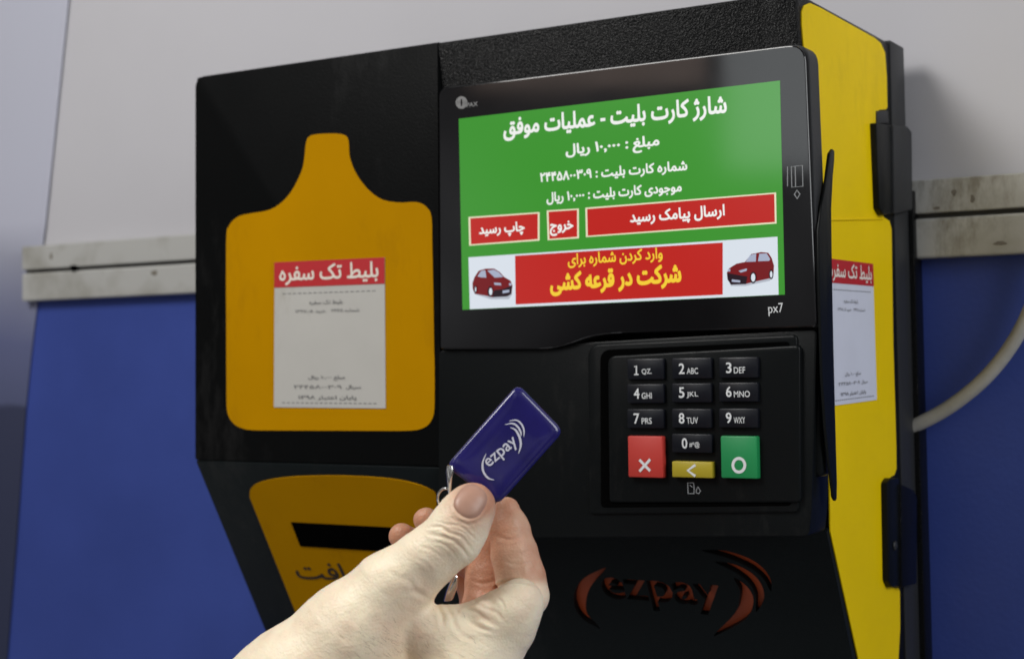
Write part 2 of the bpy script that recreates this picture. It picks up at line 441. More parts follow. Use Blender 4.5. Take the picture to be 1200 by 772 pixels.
# door: proud left half
d_ = prism([(XL - .0006, YF, -.1132), (XL - .0006, YF, .0792), (XD, YF, .0792), (XD, YF, -.1132)], (0, .03, 0))
es = [e for e in d_.edges if abs((e.verts[0].co - e.verts[1].co).normalized().y) > .9 and (e.verts[0].co.x < XL + .01 and e.verts[0].co.z > 0)]
bmesh.ops.bevel(d_, geom=es, offset=.0055, segments=5, affect='EDGES', profile=.5)
es = [e for e in d_.edges if e.calc_face_angle(0) > .8 and max(v.co.x for v in e.verts) < XD - .001 or (e.calc_face_angle(0) > .8 and abs(e.verts[0].co.x - e.verts[1].co.x) > .05)]
bmesh.ops.bevel(d_, geom=es, offset=.0013, segments=2, affect='EDGES', profile=.5)
bmobj('door', d_, M['door'], kiosk, True)
# lower left panel on the slope
n1 = Vector((0, -(.2025 - .1132), -(.1717 - .1204))).normalized()        # outward normal of the left slope
L0 = Vector((0, -.1717, -.1136))
LB = Vector((0, -.1717 + .57449 * .13, -.1136 - .13))
lp = prism([(XL - .0004, L0.y, L0.z), (XD - .001, L0.y, L0.z), (XD - .001, LB.y, LB.z), (XL - .0004, LB.y, LB.z)], -n1 * .016, .0012)
bmobj('lower_panel', lp, M['coat2'], kiosk, True)
def onL(x, y, l=0.0): return atP(x, y, L0 + n1 * l, np.array(n1))
# rear channel, black plate drawn for the shadow gap at the wall, hinges
bmobj('rear_channel', box(XR - .02, XR + .0006, -.0535, -.033, -.27, .0800, .0008), M['grey'], kiosk, True)
bmobj('shadow_gap_plate', box(XL + .004, XR + .003, -.0332, WALL - .0012, -.27, .012, .0008), M['coat'], kiosk, True)
def onS(x, y, l=0.0): return atX(x, y, XR + l)
def side_part(name, pts, l0, l1, m, bevel=.0006, r=0):
    q = [onS(a, b, l1) for a, b in pts]
    if r: q = rounded(q, r, 4)
    return bmobj(name, prism(q, (l0 - l1, 0, 0), bevel), m, kiosk, True)
h1 = side_part('hinge', [(1027, 144), (1046, 147), (1048, 250), (1036, 252), (1031, 244)], -.001, .0035, M['plastic'], .0007)
h1b = side_part('hinge_cover', [(1047, 146), (1064, 148), (1069, 154), (1070, 246), (1049, 251)], -.001, .0045, M['grey'], .001)
side_part('hinge_tab', [(1028, 130), (1041, 130), (1042, 145), (1028, 145)], -.001, .0012, M['grey'], .0004)
h2 = side_part('hinge', [(1040, 566), (1044, 560), (1054, 560), (1056, 686), (1046, 688), (1042, 680)], -.001, .0035, M['plastic'], .0007)
side_part('hinge_cover', [(1056, 566), (1072, 574), (1075, 582), (1075, 684), (1057, 688)], -.001, .0045, M['coat'], .001)
pp = onS(1049, 639, .0037)
bm = bmesh.new(); bmesh.ops.create_uvsphere(bm, u_segments=10, v_segments=8, radius=.0022, matrix=Matrix.Translation(pp) @ Matrix.Scale(.4, 4, (1, 0, 0)))
bmobj('hinge_screw', bm, M['grey'], kiosk, True)

def sheet(name, loop, off, m, parent, thick=.0003, nrm=None):
    n = Vector(nrm)
    return bmobj(name, prism([Vector(p) + n * off for p in loop], -n * thick), m, parent)
# bottle-shaped yellow decal on the door
bott = [(283, 55), (290, 42), (305, 36), (345, 34), (372, 37), (383, 50), (386, 88), (398, 122), (417, 152), (440, 176), (467, 192), (505, 198), (545, 197),
        (568, 208), (581, 232), (583, 300), (586, 450), (588, 600), (588, 650), (587.5, 685), (584, 708), (572, 727), (552, 737), (525, 740), (480, 740.5), (350, 740), (210, 739.5), (165, 739), (138, 736.5), (115, 727), (100, 709), (94.5, 688), (93.5, 650), (93, 500), (93, 290), (100, 253),
        (120, 232), (150, 224), (190, 217), (218, 203), (243, 178), (262, 146), (276, 110)]
loop = smooth_loop([atY(220 + a / 2.031, 140 + b / 2.031, YF) for a, b in bott], 5)
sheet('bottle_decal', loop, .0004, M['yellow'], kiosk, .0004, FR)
# lower yellow decal on the slope
A = onL(293, 585); B = onL(346, 705)
arch = [(95 / 2.857 + 260, 118 / 2.857 + 540), (98 / 2.857 + 260, 92 / 2.857 + 540), (118 / 2.857 + 260, 74 / 2.857 + 540), (165 / 2.857 + 260, 60 / 2.857 + 540),
        (250 / 2.857 + 260, 50 / 2.857 + 540), (380 / 2.857 + 260, 47 / 2.857 + 540), (510 / 2.857 + 260, 52 / 2.857 + 540), (610 / 2.857 + 260, 64 / 2.857 + 540), (680 / 2.857 + 260, 84 / 2.857 + 540), (718 / 2.857 + 260, 108 / 2.857 + 540), (512.5, 588)]
al = [onL(a, b) for a, b in arch]
al = [al[0]] + smooth_line(al[0:], 4)[1:]
xl_, xr_ = al[0].x, al[-1].x
dn = (LB - L0).normalized()
bl = Vector((xl_, LB.y, LB.z)); br = Vector((xr_ - .055, LB.y, LB.z))
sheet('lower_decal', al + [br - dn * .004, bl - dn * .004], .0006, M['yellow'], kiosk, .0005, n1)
# ticket slot with a frame
sl = [onL(342, 610.5), onL(470, 612.5), onL(470, 641), onL(352, 638.5)]
x0s, x1s = sl[0].x, sl[0].x + .060
top_, bot_ = sl[0], sl[3]
q = [Vector((x0s, top_.y, top_.z)), Vector((x1s, top_.y, top_.z)), Vector((x1s, bot_.y, bot_.z)), Vector((x0s, bot_.y, bot_.z))]
slot = bmobj('ticket_slot', prism([v + n1 * .0009 for v in q], -n1 * .0006), M['dark'], kiosk)
write('دریافت', onL(352, 683, .0007), onL(452, 687, .0007), .0130, n1, M['black'], kiosk, .012)
# side decal and seam
side = [(941, 7), (948, 4), (961, 10), (1024, 45), (1031, 51), (1036, 62), (1038, 90), (1038.7, 126), (1037, 128.5), (1029, 129), (1026.5, 135), (1027.5, 180), (1029, 235), (1031, 248), (1035, 255), (1041, 259), (1043.5, 268),
        (1044.5, 330), (1045.5, 400), (1049, 520), (1049.3, 549), (1047, 556), (1042, 559), (1039.5, 566), (1040, 650), (1041.5, 683), (1044, 688), (1052, 688.5), (1053.3, 693), (1053.6, 735), (1052, 765), (1050, 800), (1011, 800), (971.8, 622), (970.4, 545), (957, 300), (941, 60), (938.5, 30), (938.5, 14)]
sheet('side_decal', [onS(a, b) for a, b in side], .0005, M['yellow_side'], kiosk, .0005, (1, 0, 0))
sp = [onS(952, 258, .0006), onS(1034, 256.5, .0006)]
bmobj('side_seam', tube([sp[0], sp[0].lerp(sp[1], .5), sp[1]], .0006, 8), M['yellow_side'], kiosk, True)

# ticket stickers (the square code is left blank)
def dashes(a, b, n, w, nrm, m, parent):
    vs, fs = [], []
    a, b = Vector(a), Vector(b); nv = Vector(nrm); d = (b - a); s = nv.cross(d).normalized() * w / 2
    for k in range(n):
        p = a + d * (k / n) + nv * .00012; e = a + d * ((k + .62) / n) + nv * .00012; i = len(vs)
        vs += [p + s, p - s, e - s, e + s]; fs.append((i, i + 1, i + 2, i + 3))
    return obj('dashed_line', vs, fs, m, parent)
def ticket(C4, nrm, paper, off, red_frac, label):
    """C4: TL TR BR BL on the surface"""
    n = Vector(nrm); TL, TR, BR, BL = [Vector(c) + n * off for c in C4]
    s = bmobj('ticket_sticker', prism([TL, TR, BR, BL], -n * .0002), paper, kiosk); s['label'] = label
    def uv(u, v): return TL.lerp(TR, u).lerp(BL.lerp(BR, u), v)
    H = (TL - BL).length
    bmobj('title_band', prism([uv(0, 0) + n * .0002, uv(1, 0) + n * .0002, uv(1, red_frac) + n * .0002, uv(0, red_frac) + n * .0002], -n * .00015), M['red'], s)
    def tx(body, u0, u1, v, h, m=M['print'], bold=.005):
        write(body, uv(u0, v) + n * .00022, uv(u1, v) + n * .00022, h * H, nrm, m, s, bold)
    tx('بلیط تک سفره', .05, .95, red_frac * .93, red_frac * .80, M['cream'], .02)
    dashes(uv(.08, red_frac + .045), uv(.94, red_frac + .045), 18, .0004, nrm, M['print'], s)
    tx('بلیط تک سفره', .33, .63, .305, .035)
    tx('خرید ۱۳۹۷,۰۵', .20, .48, .36, .028)
    tx('شماره ۲۴۴۵', .53, .78, .36, .028)
    tx('مبلغ ۱۰,۰۰۰ ریال', .32, .65, .815, .034, M['print'], .012)
    tx('سریال', .66, .79, .875, .030, M['print'], .012)
    tx('۲۴۴۵۸۰۰۳۰۹', .19, .62, .87, .024)
    tx('پایان اعتبار ۱۳۹۸', .23, .75, .95, .034, M['print'], .012)
    dashes(uv(.08, .968), uv(.94, .968), 20, .0004, nrm, M['print'], s)
    return s
ticket([atY(322.8, 307.6, YF), atY(451.6, 301.7, YF), atY(452.9, 478.4, YF), atY(322, 477, YF)], FR, M['paper'], .0007, .175,
       'ticket sticker on the front bottle shaped decal')
ticket([onS(966, 302.5), onS(1020.5, 309.3), onS(1025.3, 468.3), onS(969, 476)], (1, 0, 0), M['paper2'], .0009, .165,
       'ticket sticker on the yellow side')

# lower right plate with the cut-out logo, orange sheet behind
n2 = Vector((0, -(.1917 - .1346), -(.1463 - .1180))).normalized()
R0 = Vector((0, -.1463, -.1346)) + n2 * .0042
ex = Vector((1, 0, 0)); ey = n2.cross(ex).normalized()
if ey.z < 0: ey = -ey
def onR(x, y): return atP(x, y, R0, np.array(n2))
def to2(p): d = Vector(p) - R0; return np.array([d.dot(ex), d.dot(ey)])
def from2(a, l=0.0): return R0 + ex * float(a[0]) + ey * float(a[1]) + n2 * l
V, D = outline('ezpay', .028, 3)
V = V.copy(); D = list(D)
lo, hi = V.min(0), V.max(0)
p0, p1, pt = to2(onR(711, 711)), to2(onR(851, 725)), to2(onR(713, 676))
V = np.stack([p0[0] + (V[:, 0] - lo[0]) / (hi[0] - lo[0]) * (p1[0] - p0[0]), p0[1] + (V[:, 1] - lo[1]) / (hi[1] - lo[1]) * (pt[1] - p0[1]) * 1.0], 1)
def add_arc(px, w):
    global V, D
    c = [to2(onR(650 + a / 4, 620 + b / 4)) for a, b in px]
    c = smooth_line([(a[0], a[1], 0) for a in c], 6); n = len(c)
    Lq, Rq = [], []
    for i in range(n):
        t = (c[min(i + 1, n - 1)] - c[max(i - 1, 0)]).normalized(); s = Vector((-t.y, t.x, 0)) * (w * (math.sin(math.pi * i / (n - 1)) ** .8 + .06) / 2)
        Lq.append((c[i] + s)[:2]); Rq.append((c[i] - s)[:2])
    pol = Lq + Rq[::-1]
    ar = sum(pol[i][0] * pol[(i + 1) % len(pol)][1] - pol[(i + 1) % len(pol)][0] * pol[i][1] for i in range(len(pol)))
    if ar < 0: pol = pol[::-1]
    k = len(V); V = np.vstack([V, pol]); D += [(k + i, k + (i + 1) % len(pol)) for i in range(len(pol))]
add_arc([(240, 180), (150, 250), (118, 325), (135, 400), (215, 465)], .0058)
add_arc([(840, 225), (890, 285), (898, 340), (865, 410), (745, 500)], .0058)
add_arc([(750, 152), (850, 185), (928, 240), (960, 310), (945, 385)], .0050)
add_arc([(690, 98), (810, 118), (925, 165), (990, 225), (1014, 290)], .0042)
ztop = to2(Vector((0, R0.y, R0.z)))[1]
border = [(XD + .001, -.115), (XR - .0002, -.115), (XR - .0002, ztop), (XD + .001, ztop)]
P, F = fill(V, D, border)
bm = bmesh.new(); vf = [bm.verts.new(from2(p)) for p in P]
for t in F: bm.faces.new([vf[i] for i in t])
bm.normal_update()
if bm.faces[:] and sum(f.normal.dot(n2) for f in bm.faces) < 0: bmesh.ops.reverse_faces(bm, faces=bm.faces[:])
be = [e for e in bm.edges if len(e.link_faces) == 1]
r_ = bmesh.ops.extrude_edge_only(bm, edges=be)
for g in r_['geom']:
    if isinstance(g, bmesh.types.BMVert): g.co -= n2 * .0034
me = bpy.data.meshes.new('logo_plate'); bm.to_mesh(me); bm.free(); me.materials.append(M['coat2'])
o = bpy.data.objects.new('logo_plate', me); COL.objects.link(o); o.parent = kiosk
q = [from2(a, -.0033) for a in [(XD + .03, -.075), (XR - .006, -.075), (XR - .006, ztop - .012), (XD + .03, ztop - .012)]]
bmobj('orange_sheet', prism(q, -n2 * .0004), M['orange'], kiosk)

# ================================================================ payment terminal
term = thing('payment_terminal', 'black card payment terminal with lit screen and keypad, set into the kiosk', 'payment terminal')
YT = -.1745
def onT(x, y, l=0.0): return atY(x, y, YT - l)
g = [(514, 104), (943.5, 51), (957, 383.5), (700, 391), (655, 408.5), (515.5, 409)]
gl = rounded([onT(*p) for p in g], [.004, .0075, .002, .016, .014, .002], 6)
bmobj('glass_panel', prism(gl, (0, .0016, 0), .0006, 3), M['glass'], term, False)
rim = [v + Vector(((.0007 if v.x > 0 else -.0003), .0018, (.0006 if v.z > 0 else 0))) for v in gl]
bmobj('terminal_case', prism(rim, (0, .011, 0), .0008, 2), M['grey'], term, True, 20)
zl = onT(952, 250).z
xr = onT(952, 380).x
yb = YT + .0022
low = [atY(514, 411, yb), atY(957.5, 386, yb), atY(951, 600, yb), atY(948, 628, yb), atY(615, 630, yb), atY(514, 626, yb)]
bmobj('lower_body', prism(rounded(low, .002, 3), (0, .018, 0), .001, 2), M['plastic'], term, True)
xe = gl and max(v.x for v in gl)
bmobj('reader_block', box(xe - .02, xe - .0010, YT + .0055, -.160, onT(950, 560).z, zl, .002, 3), M['plastic'], term, True)
# swipe blade, a curved fin seen from the side
bl_r = [(976, 174.5), (978.3, 177), (978, 190), (976.5, 205), (975.5, 225), (974.5, 245), (975, 290), (975.8, 340), (977, 400), (978.7, 470), (980.3, 530), (981.3, 565), (981, 584), (979.6, 587)]
bl_l = [(977, 582), (975, 562), (972.5, 545), (968, 500), (964, 440), (961, 340), (960, 270), (963.5, 240), (967, 222), (970, 200), (972.5, 180)]
xb = xe + .0016
bmobj('swipe_fin', prism([atX(a, b, xb) for a, b in bl_r + bl_l], (-.0013, 0, 0), .0004), M['plastic'], term, True)
# keypad surround: stepped frames
fr1 = [atY(690, 404, yb), atY(935, 392, yb), atY(937, 600, yb), atY(692, 602, yb)]
bmobj('keypad_frame', prism([v - Vector((0, .0012, 0)) for v in rounded(fr1, [.006, .002, .002, .002], 6)], (0, .004, 0), .0008, 3), M['plastic'], term, True)
fr2 = [atY(705, 410, yb), atY(927, 400, yb), atY(929, 592, yb), atY(706, 594, yb)]
bmobj('keypad_groove', prism([v - Vector((0, .0016, 0)) for v in rounded(fr2, [.005, .002, .002, .002], 6)], (0, .004, 0), .0003, 1), M['dark'], term, True)
fr3 = [atY(715, 417, yb), atY(940, 404, yb), atY(941, 588, yb), atY(717, 588, yb)]
bmobj('keypad_base', prism([v - Vector((0, .0026, 0)) for v in rounded(fr3, [.004, .002, .002, .002], 6)], (0, .005, 0), .0009, 3), M['plastic'], term, True)
YK = yb - .0026
def key(px, m, legend=(), h=.0019):
    a, b, c, d = px
    P1, P2 = atY(a, b, YK - h), atY(c, d, YK - h)
    k = bmobj('key', box(P1.x, P2.x, YK - h, YK + .0005, P2.z, P1.z, .0006, 2), m, term, True)
    return k, YK - h
kx = [((734.5, 778), 0), ((786.8, 834), 0), ((842, 888.5), 0)]
rows = [(420.5, 444.5), (450, 472.5), (479, 502)]
names = [['1', 'QZ.'], ['2', 'ABC'], ['3', 'DEF'], ['4', 'GHI'], ['5', 'JKL'], ['6', 'MNO'], ['7', 'PRS'], ['8', 'TUV'], ['9', 'WXY']]
for i, (dg, lt) in enumerate(names):
    c = i % 3; r = i // 3; y0, y1 = rows[r]; dy = -c * .9 if r < 2 else -c * .3
    x0, x1 = kx[c][0]
    k, yk = key((x0, y0 + dy, x1, y1 + dy), M['key'])
    xm = x0 + [8.5, 9, 9][c]
    yb_ = y1 + dy - 5.5
    if dg == '1':
        ribbon([atY(xm + .6, yb_ - 9.2, yk), atY(xm + 2.9, yb_ - 11, yk), atY(xm + 2.9, yb_ - .3, yk)], .00055, FR, M['legend'], k)
        ribbon([atY(xm + .3, yb_ - .3, yk - .00003), atY(xm + 5.4, yb_ - .4, yk - .00003)], .0005, FR, M['legend'], k)
    else: write(dg, atY(xm, yb_, yk), atY(xm + (4.2 if dg == '1' else 6.6), yb_ - .1, yk), .0043, FR, M['legend'], k, .015, False)
    write(lt, atY(xm + 9.2, yb_ + .2, yk), atY(xm + (21 if c == 0 else 22.5 if dg != '6' else 28), yb_ - .1, yk), .0025, FR, M['legend'], k, .008, False)
k, yk = key((786.8, 508, 834.5, 531), M['key'])
write('0', atY(799.5, 525.5, yk), atY(805.8, 525.4, yk), .0043, FR, M['legend'], k, .015, False)
write('#*@', atY(808, 525, yk), atY(820, 524.8, yk), .0025, FR, M['legend'], k, .008, False)
def stroke(px, w, y, par, closed=False, m=None, smooth=0, nrm=FR):
    pts = [atY(a, b, y) for a, b in px]
    if smooth: pts = smooth_loop(pts, smooth) if closed else smooth_line(pts, smooth)
    return ribbon(pts, w, nrm, m or M['legend'], par, 'symbol', closed=closed)
k, yk = key((735.3, 510.5, 777, 560), M['key_red'], h=.0030)
stroke([(749.5, 538.5), (762, 551.5)], .0011, yk, k); stroke([(762, 538), (749.5, 552)], .0011, yk - .00006, k)
k, yk = key((787, 540, 835, 560.3), M['key_yellow'], h=.0030)
stroke([(815, 544.5), (806, 551), (815, 557.5)], .0011, yk, k)
k, yk = key((844, 510.5, 887.8, 561), M['key_green'], h=.0030)
stroke([(866 + 7 * math.cos(t), 544.8 + 8 * math.sin(t)) for t in [2 * math.pi * i / 24 for i in range(24)]], .0012, yk, k, True)
stroke([(806, 565.5), (813, 565.5), (813.5, 572), (813.5, 578), (806.5, 578)], .0004, YK, term, True, M['legend_dim'])
stroke([(808.5, 568), (811.5, 570.5)], .0003, YK, term, False, M['legend_dim'])
stroke([(818, 570), (821, 575), (819, 578), (816, 577), (816, 574)], .0004, YK, term, True, M['legend_dim'])
# glass markings
YG = YT
write('px7', atY(901, 370.5, YG), atY(918.5, 369, YG), .0048, FR, M['legend'], term, .0, False)
stroke([(923, 195.5), (923, 218.5)], .0004, YG, term, m=M['legend_dim'])
stroke([(927.5, 195.5), (940.5, 194), (941, 218.5), (928, 219.5)], .0004, YG, term, True, M['legend_dim'])
stroke([(932, 195), (932.5, 219)], .0004, YG, term, m=M['legend_dim'])
stroke([(934, 223), (937.5, 227.5), (934.3, 233), (931, 228)], .0005, YG, term, True, M['legend_dim'])
M['logo_dim'] = mat('dim_silver_logo', (0.20, 0.20, 0.20), .5)
for k_ in range(3):
    stroke([(541 + (6 - k_ * 2) * math.cos(t), 120.5 + (6.5 - k_ * .5) * math.sin(t)) for t in [2 * math.pi * i / 20 for i in range(20)]], .0007, YG - k_ * .00004, term, True, M['logo_dim'])
write('PAX', atY(547, 126, YG), atY(560, 124.5, YG), .0020, FR, M['logo_dim'], term, .03, False)

# ---------------- screen
def quad(px, off, m, parent, name):
    y = YT - off
    P_ = [atY(a, b, y) for a, b in px]
    P_ = [Vector((p.x, y, p.z)) for p in P_]
    return bmobj(name, prism(P_, (0, .00008, 0)), m, parent)
M['s_green'] = screen_mat('screen_green', (62, 152, 48), .9)
M['s_red'] = screen_mat('screen_red', (196, 38, 32), .9)
M['s_cream'] = screen_mat('screen_cream', (246, 240, 205), .85)
M['s_white'] = screen_mat('screen_white', (232, 240, 250), .85)
M['s_text'] = screen_mat('screen_text', (250, 252, 248), .9)
M['s_yel'] = screen_mat('screen_yellow', (255, 214, 60), .9)
M['s_car'] = screen_mat('screen_car_red', (120, 20, 26), .9)
M['s_card'] = screen_mat('screen_car_dark', (40, 22, 34), .8)
M['s_win'] = screen_mat('screen_car_glass', (178, 186, 210), .85)
M['s_shadow'] = screen_mat('screen_car_shadow', (190, 195, 208), .85)
scr = quad([(537.6, 139.4), (914, 94.6), (919.7, 345.2), (542, 363)], .0001, M['s_green'], term, 'screen')
def stext(body, a, b, h, m='s_text', bold=.02):
    y = YT - .0005
    write(body, atY(*a, y), atY(*b, y), h * .000362, FR, M[m], scr, bold, lift=0)
stext('شارژ کارت بلیت - عملیات موفق', (590, 166), (852, 140), 28, bold=.031)
stext('مبلغ : ۱۰,۰۰۰ ریال', (663, 188), (773, 177), 19, bold=.031)
stext('شماره کارت بلیت : ۲۴۴۵۸۰۰۳۰۹', (633, 217), (805.5, 203), 15, bold=.031)
stext('موجودی کارت بلیت : ۱۰,۰۰۰ ریال', (640.6, 240.5), (799, 228), 15, bold=.031)
def button(px, name='button', t=1.6):
    b = quad(px, .0003, M['s_cream'], scr, name)
    (x0, y0), (x1, y1), (x2, y2), (x3, y3) = px
    quad([(x0 + t * 1.3, y0 + t), (x1 - t * 1.3, y1 + t * 1.1), (x2 - t * 1.3, y2 - t * 1.1), (x3 + t * 1.3, y3 - t)], .0004, M['s_red'], scr, 'button_face')
button([(549, 254.4), (632.2, 248.6), (632.2, 282), (549.8, 288)])
button([(640.7, 246.7), (678.2, 244.4), (678.4, 279.3), (641.8, 281.6)])
button([(685.9, 243.5), (909.4, 225.6), (910, 262), (686.7, 278)])
stext('چاپ رسید', (561.5, 279.5), (615, 275.5), 17, bold=.031)
stext('خروج', (644.5, 277), (672, 275), 17, bold=.031)
stext('ارسال پیامک رسید', (738.4, 266), (849.5, 258), 18, bold=.031)
quad([(549, 301.6), (911, 277.4), (912.3, 345.3), (550.6, 362.3)], .0003, M['s_white'], scr, 'banner')
quad([(603.5, 299.8), (846.9, 284.3), (846.9, 345.2), (604.3, 356.8)], .0004, M['s_red'], scr, 'banner_panel')
stext('وارد کردن شماره برای', (665.6, 314.5), (776.7, 307), 17, 's_yel', .025)
stext('شرکت در قرعه کشی', (645, 347.5), (799, 337), 28, 's_yel', .045)
def picture(ox, oy, sc, items):
    for i, (nm, m, pts) in enumerate(items):
        y = YT - .0005 - i * .00005
        P_ = [atY(ox + a / sc, oy + b / sc, y) for a, b in pts]
        P2 = [(p.x, p.z) for p in P_]
        v, e, f, _, _, _ = delaunay_2d_cdt([Vector(p) for p in P2], [(k, (k + 1) % len(P2)) for k in range(len(P2))], [], 1, 1e-7)
        obj(nm, [(q.x, y, q.y) for q in v], [tuple(t) for t in f], M[m], scr)
def ell(cx, cy, a, b, n=14): return [(cx + a * math.cos(2 * math.pi * k / n), cy + b * math.sin(2 * math.pi * k / n)) for k in range(n)]
picture(540, 220, 5.145, [
    ('car_shadow', 's_shadow', [(80, 640), (190, 655), (310, 640), (290, 672), (180, 672)]),
    ('car_picture', 's_car', [(70, 575), (82, 540), (108, 500), (150, 488), (200, 487), (235, 508), (262, 538), (300, 560), (312, 590), (306, 640), (280, 655), (190, 660), (150, 650), (85, 640), (72, 610)]),
    ('car_bumper', 's_card', [(200, 618), (250, 612), (309, 590), (305, 640), (280, 655), (190, 660)]),
    ('car_glass', 's_win', [(160, 500), (200, 494), (230, 510), (256, 538), (205, 542)]),
    ('car_glass', 's_win', [(100, 534), (122, 502), (148, 497), (154, 542), (120, 540)]),
    ('car_light', 's_win', [(198, 572), (240, 574), (244, 588), (205, 586)]),
    ('car_light', 's_win', [(290, 574), (306, 576), (306, 590), (292, 590)]),
    ('car_plate', 's_win', [(252, 620), (292, 614), (292, 630), (252, 637)]),
    ('car_wheel', 's_card', ell(178, 626, 17, 32)), ('car_wheel', 's_card', ell(88, 612, 9, 24)),
    ('car_rim', 's_white', ell(180, 626, 10, 22)), ('car_rim', 's_white', ell(89, 612, 4, 15))])
picture(720, 220, 4.827, [
    ('car_shadow', 's_shadow', [(650, 540), (740, 536), (900, 500), (880, 526), (740, 556), (660, 556)]),
    ('car_picture', 's_car', [(636, 482), (650, 455), (690, 430), (738, 420), (775, 375), (830, 364), (870, 368), (890, 398), (903, 440), (900, 490), (880, 512), (790, 532), (740, 545), (660, 548), (640, 520)]),
    ('car_bumper', 's_card', [(638, 482), (700, 494), (752, 502), (745, 545), (660, 548), (640, 520)]),
    ('car_glass', 's_win', [(742, 420), (768, 381), (802, 372), (800, 418)]),
    ('car_glass', 's_win', [(812, 416), (820, 373), (862, 372), (882, 405), (874, 414)]),
    ('car_light', 's_win', [(702, 470), (750, 456), (748, 470), (715, 480)]),
    ('car_light', 's_win', [(642, 462), (656, 460), (655, 474), (640, 474)]),
    ('car_plate', 's_win', [(664, 518), (712, 524), (711, 536), (664, 532)]),
    ('car_wheel', 's_card', ell(785, 508, 19, 33)), ('car_wheel', 's_card', ell(887, 490, 13, 28)),
    ('car_rim', 's_white', ell(785, 508, 12, 24)), ('car_rim', 's_white', ell(887, 490, 7, 19))])
# ================================================================ key fob
fob = thing('key_fob', 'dark blue plastic key fob held up between thumb and finger', 'key fob')
c0 = atD(607, 450.5, .5075); c1 = atD(658.5, 505, .5065); c2 = atD(583, 592, .5050); c3 = atD(523.5, 546, .5055)
nf = (c1 - c3).cross(c0 - c2).normalized()
if nf.dot(Vector(CAM) - c0) < 0: nf = -nf
pl = (c0 + c1 + c2 + c3) / 4
def onF(x, y, l=0.0): return atP(x, y, pl + nf * l, np.array(nf))
fl = rounded([onF(607, 449.5), onF(660.5, 505), onF(583, 592), onF(522.5, 546)], .0030, 6)
bmobj('base', prism(fl, -nf * .0026, .0006, 3), M['fob_rim'], fob, True)
cen = sum(fl, Vector()) / len(fl)
bm = bmesh.new(); prev = None; first = None
for s, h in [(1.0, .0), (.985, .0006), (.955, .0011), (.91, .00135), (.80, .0015), (.5, .0016)]:
    ring = [bm.verts.new(cen + (p - cen) * s + (p - cen).normalized() * 0 + nf * h) for p in fl]
    if prev:
        for i in range(len(ring)): bm.faces.new((prev[i], prev[(i + 1) % len(ring)], ring[(i + 1) % len(ring)], ring[i]))
    prev = ring
bm.faces.new(prev)
bmobj('dome', bm, M['fob'], fob, True, 50)
def cf(a, b): return (480 + a / 4.064, 430 + b / 4.064)
write('ezpay', onF(*cf(390, 492), .00175), onF(*cf(530, 374), .00175), .0040, nf, M['silver'], fob, .012, False)
def farc(pts, w):
    q = smooth_line([onF(*cf(*p), .00175) for p in pts], 6); n = len(q)
    ribbon(q, w, nf, M['silver'], fob, 'lettering', widths=[w * (math.sin(math.pi * i / (n - 1)) ** .7 + .08) for i in range(n)])
farc([(365, 410), (348, 455), (352, 498), (375, 528), (405, 537)], .00065)
farc([(472, 256), (510, 253), (535, 275), (545, 305), (543, 333)], .00055)
farc([(452, 274), (490, 268), (516, 285), (530, 312), (530, 330)], .00060)
farc([(478, 286), (505, 300), (525, 338), (529, 375), (518, 412)], .00070)
# metal tab, split ring, short chain
tb = [(524, 545), (530, 545), (531.5, 553), (530, 560), (529, 578), (525, 578), (523.5, 560), (522.5, 553)]
q = [onF(a, b, .0019) for a, b in tb]
bmobj('metal_tab', prism(q, -nf * .0045, .0004), M['metal'], fob, True)
rc = onF(522, 583, .0002)
ux = Vector(ROT[0]); uy = Vector(-ROT[1]); uz = Vector(ROT[2])
rr = 9.5 * .000277
bmobj('split_ring', tube([rc + ux * rr * math.cos(t) * .92 + uy * rr * 1.15 * math.sin(t) + uz * rr * .35 * math.cos(t) for t in [2 * math.pi * i / 28 for i in range(28)]], .00042, 8, True, up=uz), M['metal'], fob, True)
for i, (a, b, e) in enumerate([(521, 598, .513), (521.5, 612, .515), (522, 626, .516), (523, 640, .517), (524, 654, .517), (526, 668, .517), (528, 681, .517)]):
    c = atD(a, b, e); s = uy if i % 2 else uy
    bmobj('chain_link', tube([c + uy * .0023 * math.cos(t) + (ux if i % 2 else uz) * .0011 * math.sin(t) for t in [2 * math.pi * k / 16 for k in range(16)]], .00035, 6, True, up=(uz if i % 2 else ux)), M['metal'], fob, True)
kb = [(531, 672), (537, 674), (536, 688), (530, 704), (519, 706), (523, 692)]
bmobj('ring_clasp', prism([atD(a, b, .513) for a, b in kb], uz * .0020, .0009), M['metal'], fob, True)

# ================================================================ hand
K = .2744                      # mm per photo pixel at the hand
def sm(a, b, k):
    h = np.clip(.5 + .5 * (b - a) / k, 0, 1)
    return b * (1 - h) + a * h - k * h * (1 - h)
def cap(P, a, b):
    """tapered capsule; a,b = (u,v,e_mm,r_px)"""
    A = np.array([a[0] * K, a[1] * K, a[2]]); B = np.array([b[0] * K, b[1] * K, b[2]])
    BA = B - A; PA = [P[i] - A[i] for i in range(3)]
    t = np.clip((PA[0] * BA[0] + PA[1] * BA[1] + PA[2] * BA[2]) / BA.dot(BA), 0, 1)
    d = np.sqrt((PA[0] - t * BA[0]) ** 2 + (PA[1] - t * BA[1]) ** 2 + (PA[2] - t * BA[2]) ** 2)
    return d - (a[3] + (b[3] - a[3]) * t) * K
def chain(P, pts, k):
    d = None
    for a, b in zip(pts[:-1], pts[1:]):
        c = cap(P, a, b); d = c if d is None else sm(d, c, k)
    return d
THUMB = [(555, 591, -6, 25), (545, 605, -6.5, 28.5), (530, 630, -6, 31.5), (497, 657, -4, 33), (459, 691, 0, 44), (416, 746, 4, 65), (350, 815, 8, 80), (270, 890, 10, 92), (200, 960, 12, 98)]
WEB = [(495, 740, 1, 34), (545, 748, 2, 36), (583, 735, 3, 36)]
